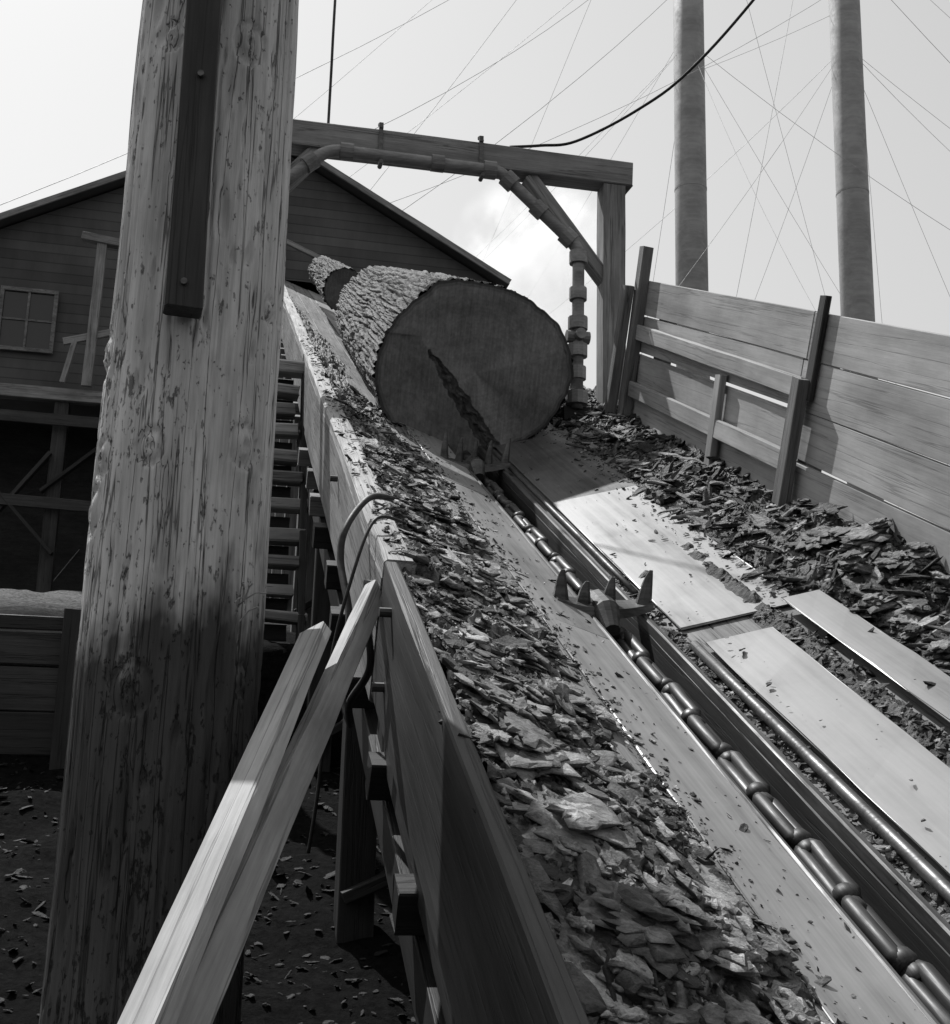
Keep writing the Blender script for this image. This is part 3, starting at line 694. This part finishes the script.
for a,z0,z1,mt in ((-4.9,2.9,5.2,M_side),(-3.4,4.5,6.0,M_dark),(-6.4,2.6,5.9,M_dark)):
    beam("trestle_brace",B(a,-.76,z0),B(a+1.6,-.76,z1),.06,.2,mt,H,mill,seg=1)
beam("trestle_brace",B(-3.1,-.84,3.4),B(-4.9,-.84,5.3),.06,.18,M_dark,H,mill,seg=1)
beam("trestle_girt",B(-8.4,-.9,4.4),B(0,-.9,4.2),.06,.2,M_side,Z,mill,seg=1)
beam("trestle_girt",B(-8.4,-.92,5.8),B(0,-.92,5.75),.06,.2,M_side,Z,mill,seg=1)
m=MB(); m.box(B(-1.8,1.5,4.2),V*6.6,H*.05,Z*2.1); m.obj("back_wall",M_dark,False,B(0,1.5,4.2),mill)
beam("landing_post",B(-2.78,-1.0,6.4),B(-2.74,-1.0,9.1),.17,.12,M_gan,H,mill)
beam("landing_cap",B(-3.1,-1.0,9.2),B(-2.1,-1.0,9.1),.2,.14,M_gan,Z,mill)
beam("railing",B(-3.2,-.95,6.45),B(-3.05,-.95,7.25),.09,.09,M_oldl,H,mill)
beam("railing",B(-3.25,-.95,7.2),B(-2.3,-.95,7.5),.09,.12,M_oldl,Z,mill)
beam("wall_strut",B(.1,-.5,9.95),B(1.35,-.5,9.45),.09,.09,M_brace,Z,mill)

# ---------------------------------------------------------------- smokestacks
stx=[(7.72,41.2),(13.75,41.2)]
for i,(x,y) in enumerate(stx):
    s_=root("smokestack",(x,y,2.3),"tall slender sheet iron smokestack held by guy wires","smokestack","smokestacks beyond the fence")
    m=MB(); m.tube([(x,y,2.2),(x,y,20),(x,y,48)],[.62,.59,.56],48); m.obj("shaft",M_stack,True,(x,y,2.3),s_)
    for z in (8.5,21.2,33.5,40):
        m=MB(); m.tube([(x,y,z),(x,y,z+.08)],.60,48); m.obj("band",M_stack,False,(x,y,z),s_)
def guy(p,q,sag=.8,rad=.008):
    p=Vector(p);q=Vector(q); pts=[]
    for k in range(15):
        t=k/14; pts.append(p.lerp(q,t)-Z*sag*4*t*(1-t))
    m=MB(); m.tube(pts,rad,4,cap=False); o=m.obj("guy_wire",M_wire,True,p); tag(o,"thin guy wire running down from a smokestack","guy wire","smokestack guy wires")
for i,(x,y) in enumerate(stx):
    for lvl,zz,rad in ((0,27.4,24),(1,40,32)):
        for k in range(6):
            an=math.radians(35+60*k+25*lvl+13*i); q=(x+rad*math.cos(an),y+rad*math.sin(an)*.7,gz(x+rad*math.cos(an),y)+3*(k%3))
            if q[1]<24 and q[0]>-3: q=(q[0],26+q[1]*.1,q[2])
            guy((x,y,zz),q,.7+.4*(k%3))
for q,p in (((7.7,41.2,36),(-12,22,9.5)),((13.75,41.2,38),(-2,24,11.5)),((13.75,41.2,30),(-10,26,10)),((7.7,41.2,33),(-6,23,11.2))):
    guy(q,p,1.2)
guy((7.7,41.2,26),(13.75,41.2,29),.1)

# ---------------------------------------------------------------- steam
m=MB()
def blob(c,rx,ry,rz):
    vs=[];n1,n2=14,22
    for i in range(n1+1):
        th_=math.pi*i/n1
        for j in range(n2):
            ph=2*math.pi*j/n2; vs.append(Vector(c)+Vector((rx*math.sin(th_)*math.cos(ph),ry*math.sin(th_)*math.sin(ph),rz*math.cos(th_))))
    m.add(vs,[(i*n2+j,(i+1)*n2+j,(i+1)*n2+(j+1)%n2,i*n2+(j+1)%n2) for i in range(n1) for j in range(n2)])
blob((0,0,0),2.8,2.2,2.8)
vm=bpy.data.materials.new("steam"); vm.use_nodes=True; n=vm.node_tree; n.nodes.clear()
oo=n.nodes.new('ShaderNodeOutputMaterial'); vp=n.nodes.new('ShaderNodeVolumePrincipled'); n.links.new(vp.outputs[0],oo.inputs['Volume'])
vp.inputs['Color'].default_value=(1,1,1,1); vp.inputs['Anisotropy'].default_value=.4
v1,=coords(n,[(.75,.75,.75)],False); a=noi(n,v1,1,6,.65)
tc=nd(n,'ShaderNodeTexCoord'); ln=nd(n,'ShaderNodeVectorMath',operation='LENGTH'); n.links.new(tc.outputs['Object'],ln.inputs[0])
den=mathn(n,'MULTIPLY',rng(n,a,.45,.62,0,1),rng(n,ln.outputs['Value'],.6,2.6,1,0))
n.links.new(mathn(n,'MULTIPLY',den,1.2),vp.inputs['Density'])
vp.inputs['Emission Color'].default_value=(1,1,1,1); n.links.new(mathn(n,'MULTIPLY',den,1.2*.27),vp.inputs['Emission Strength'])  # slight glow added to stand in for sunlight scattered inside the steam
so_=m.obj("steam_cloud",vm,True,(0,0,0)); so_.location=(1.6,33,14.8); tag(so_,"soft puff of white steam rising behind the sawmill","steam"); so_["kind"]="stuff"
print("DONE verts", sum(len(o.data.vertices) for o in bpy.data.objects if o.type=='MESH'))
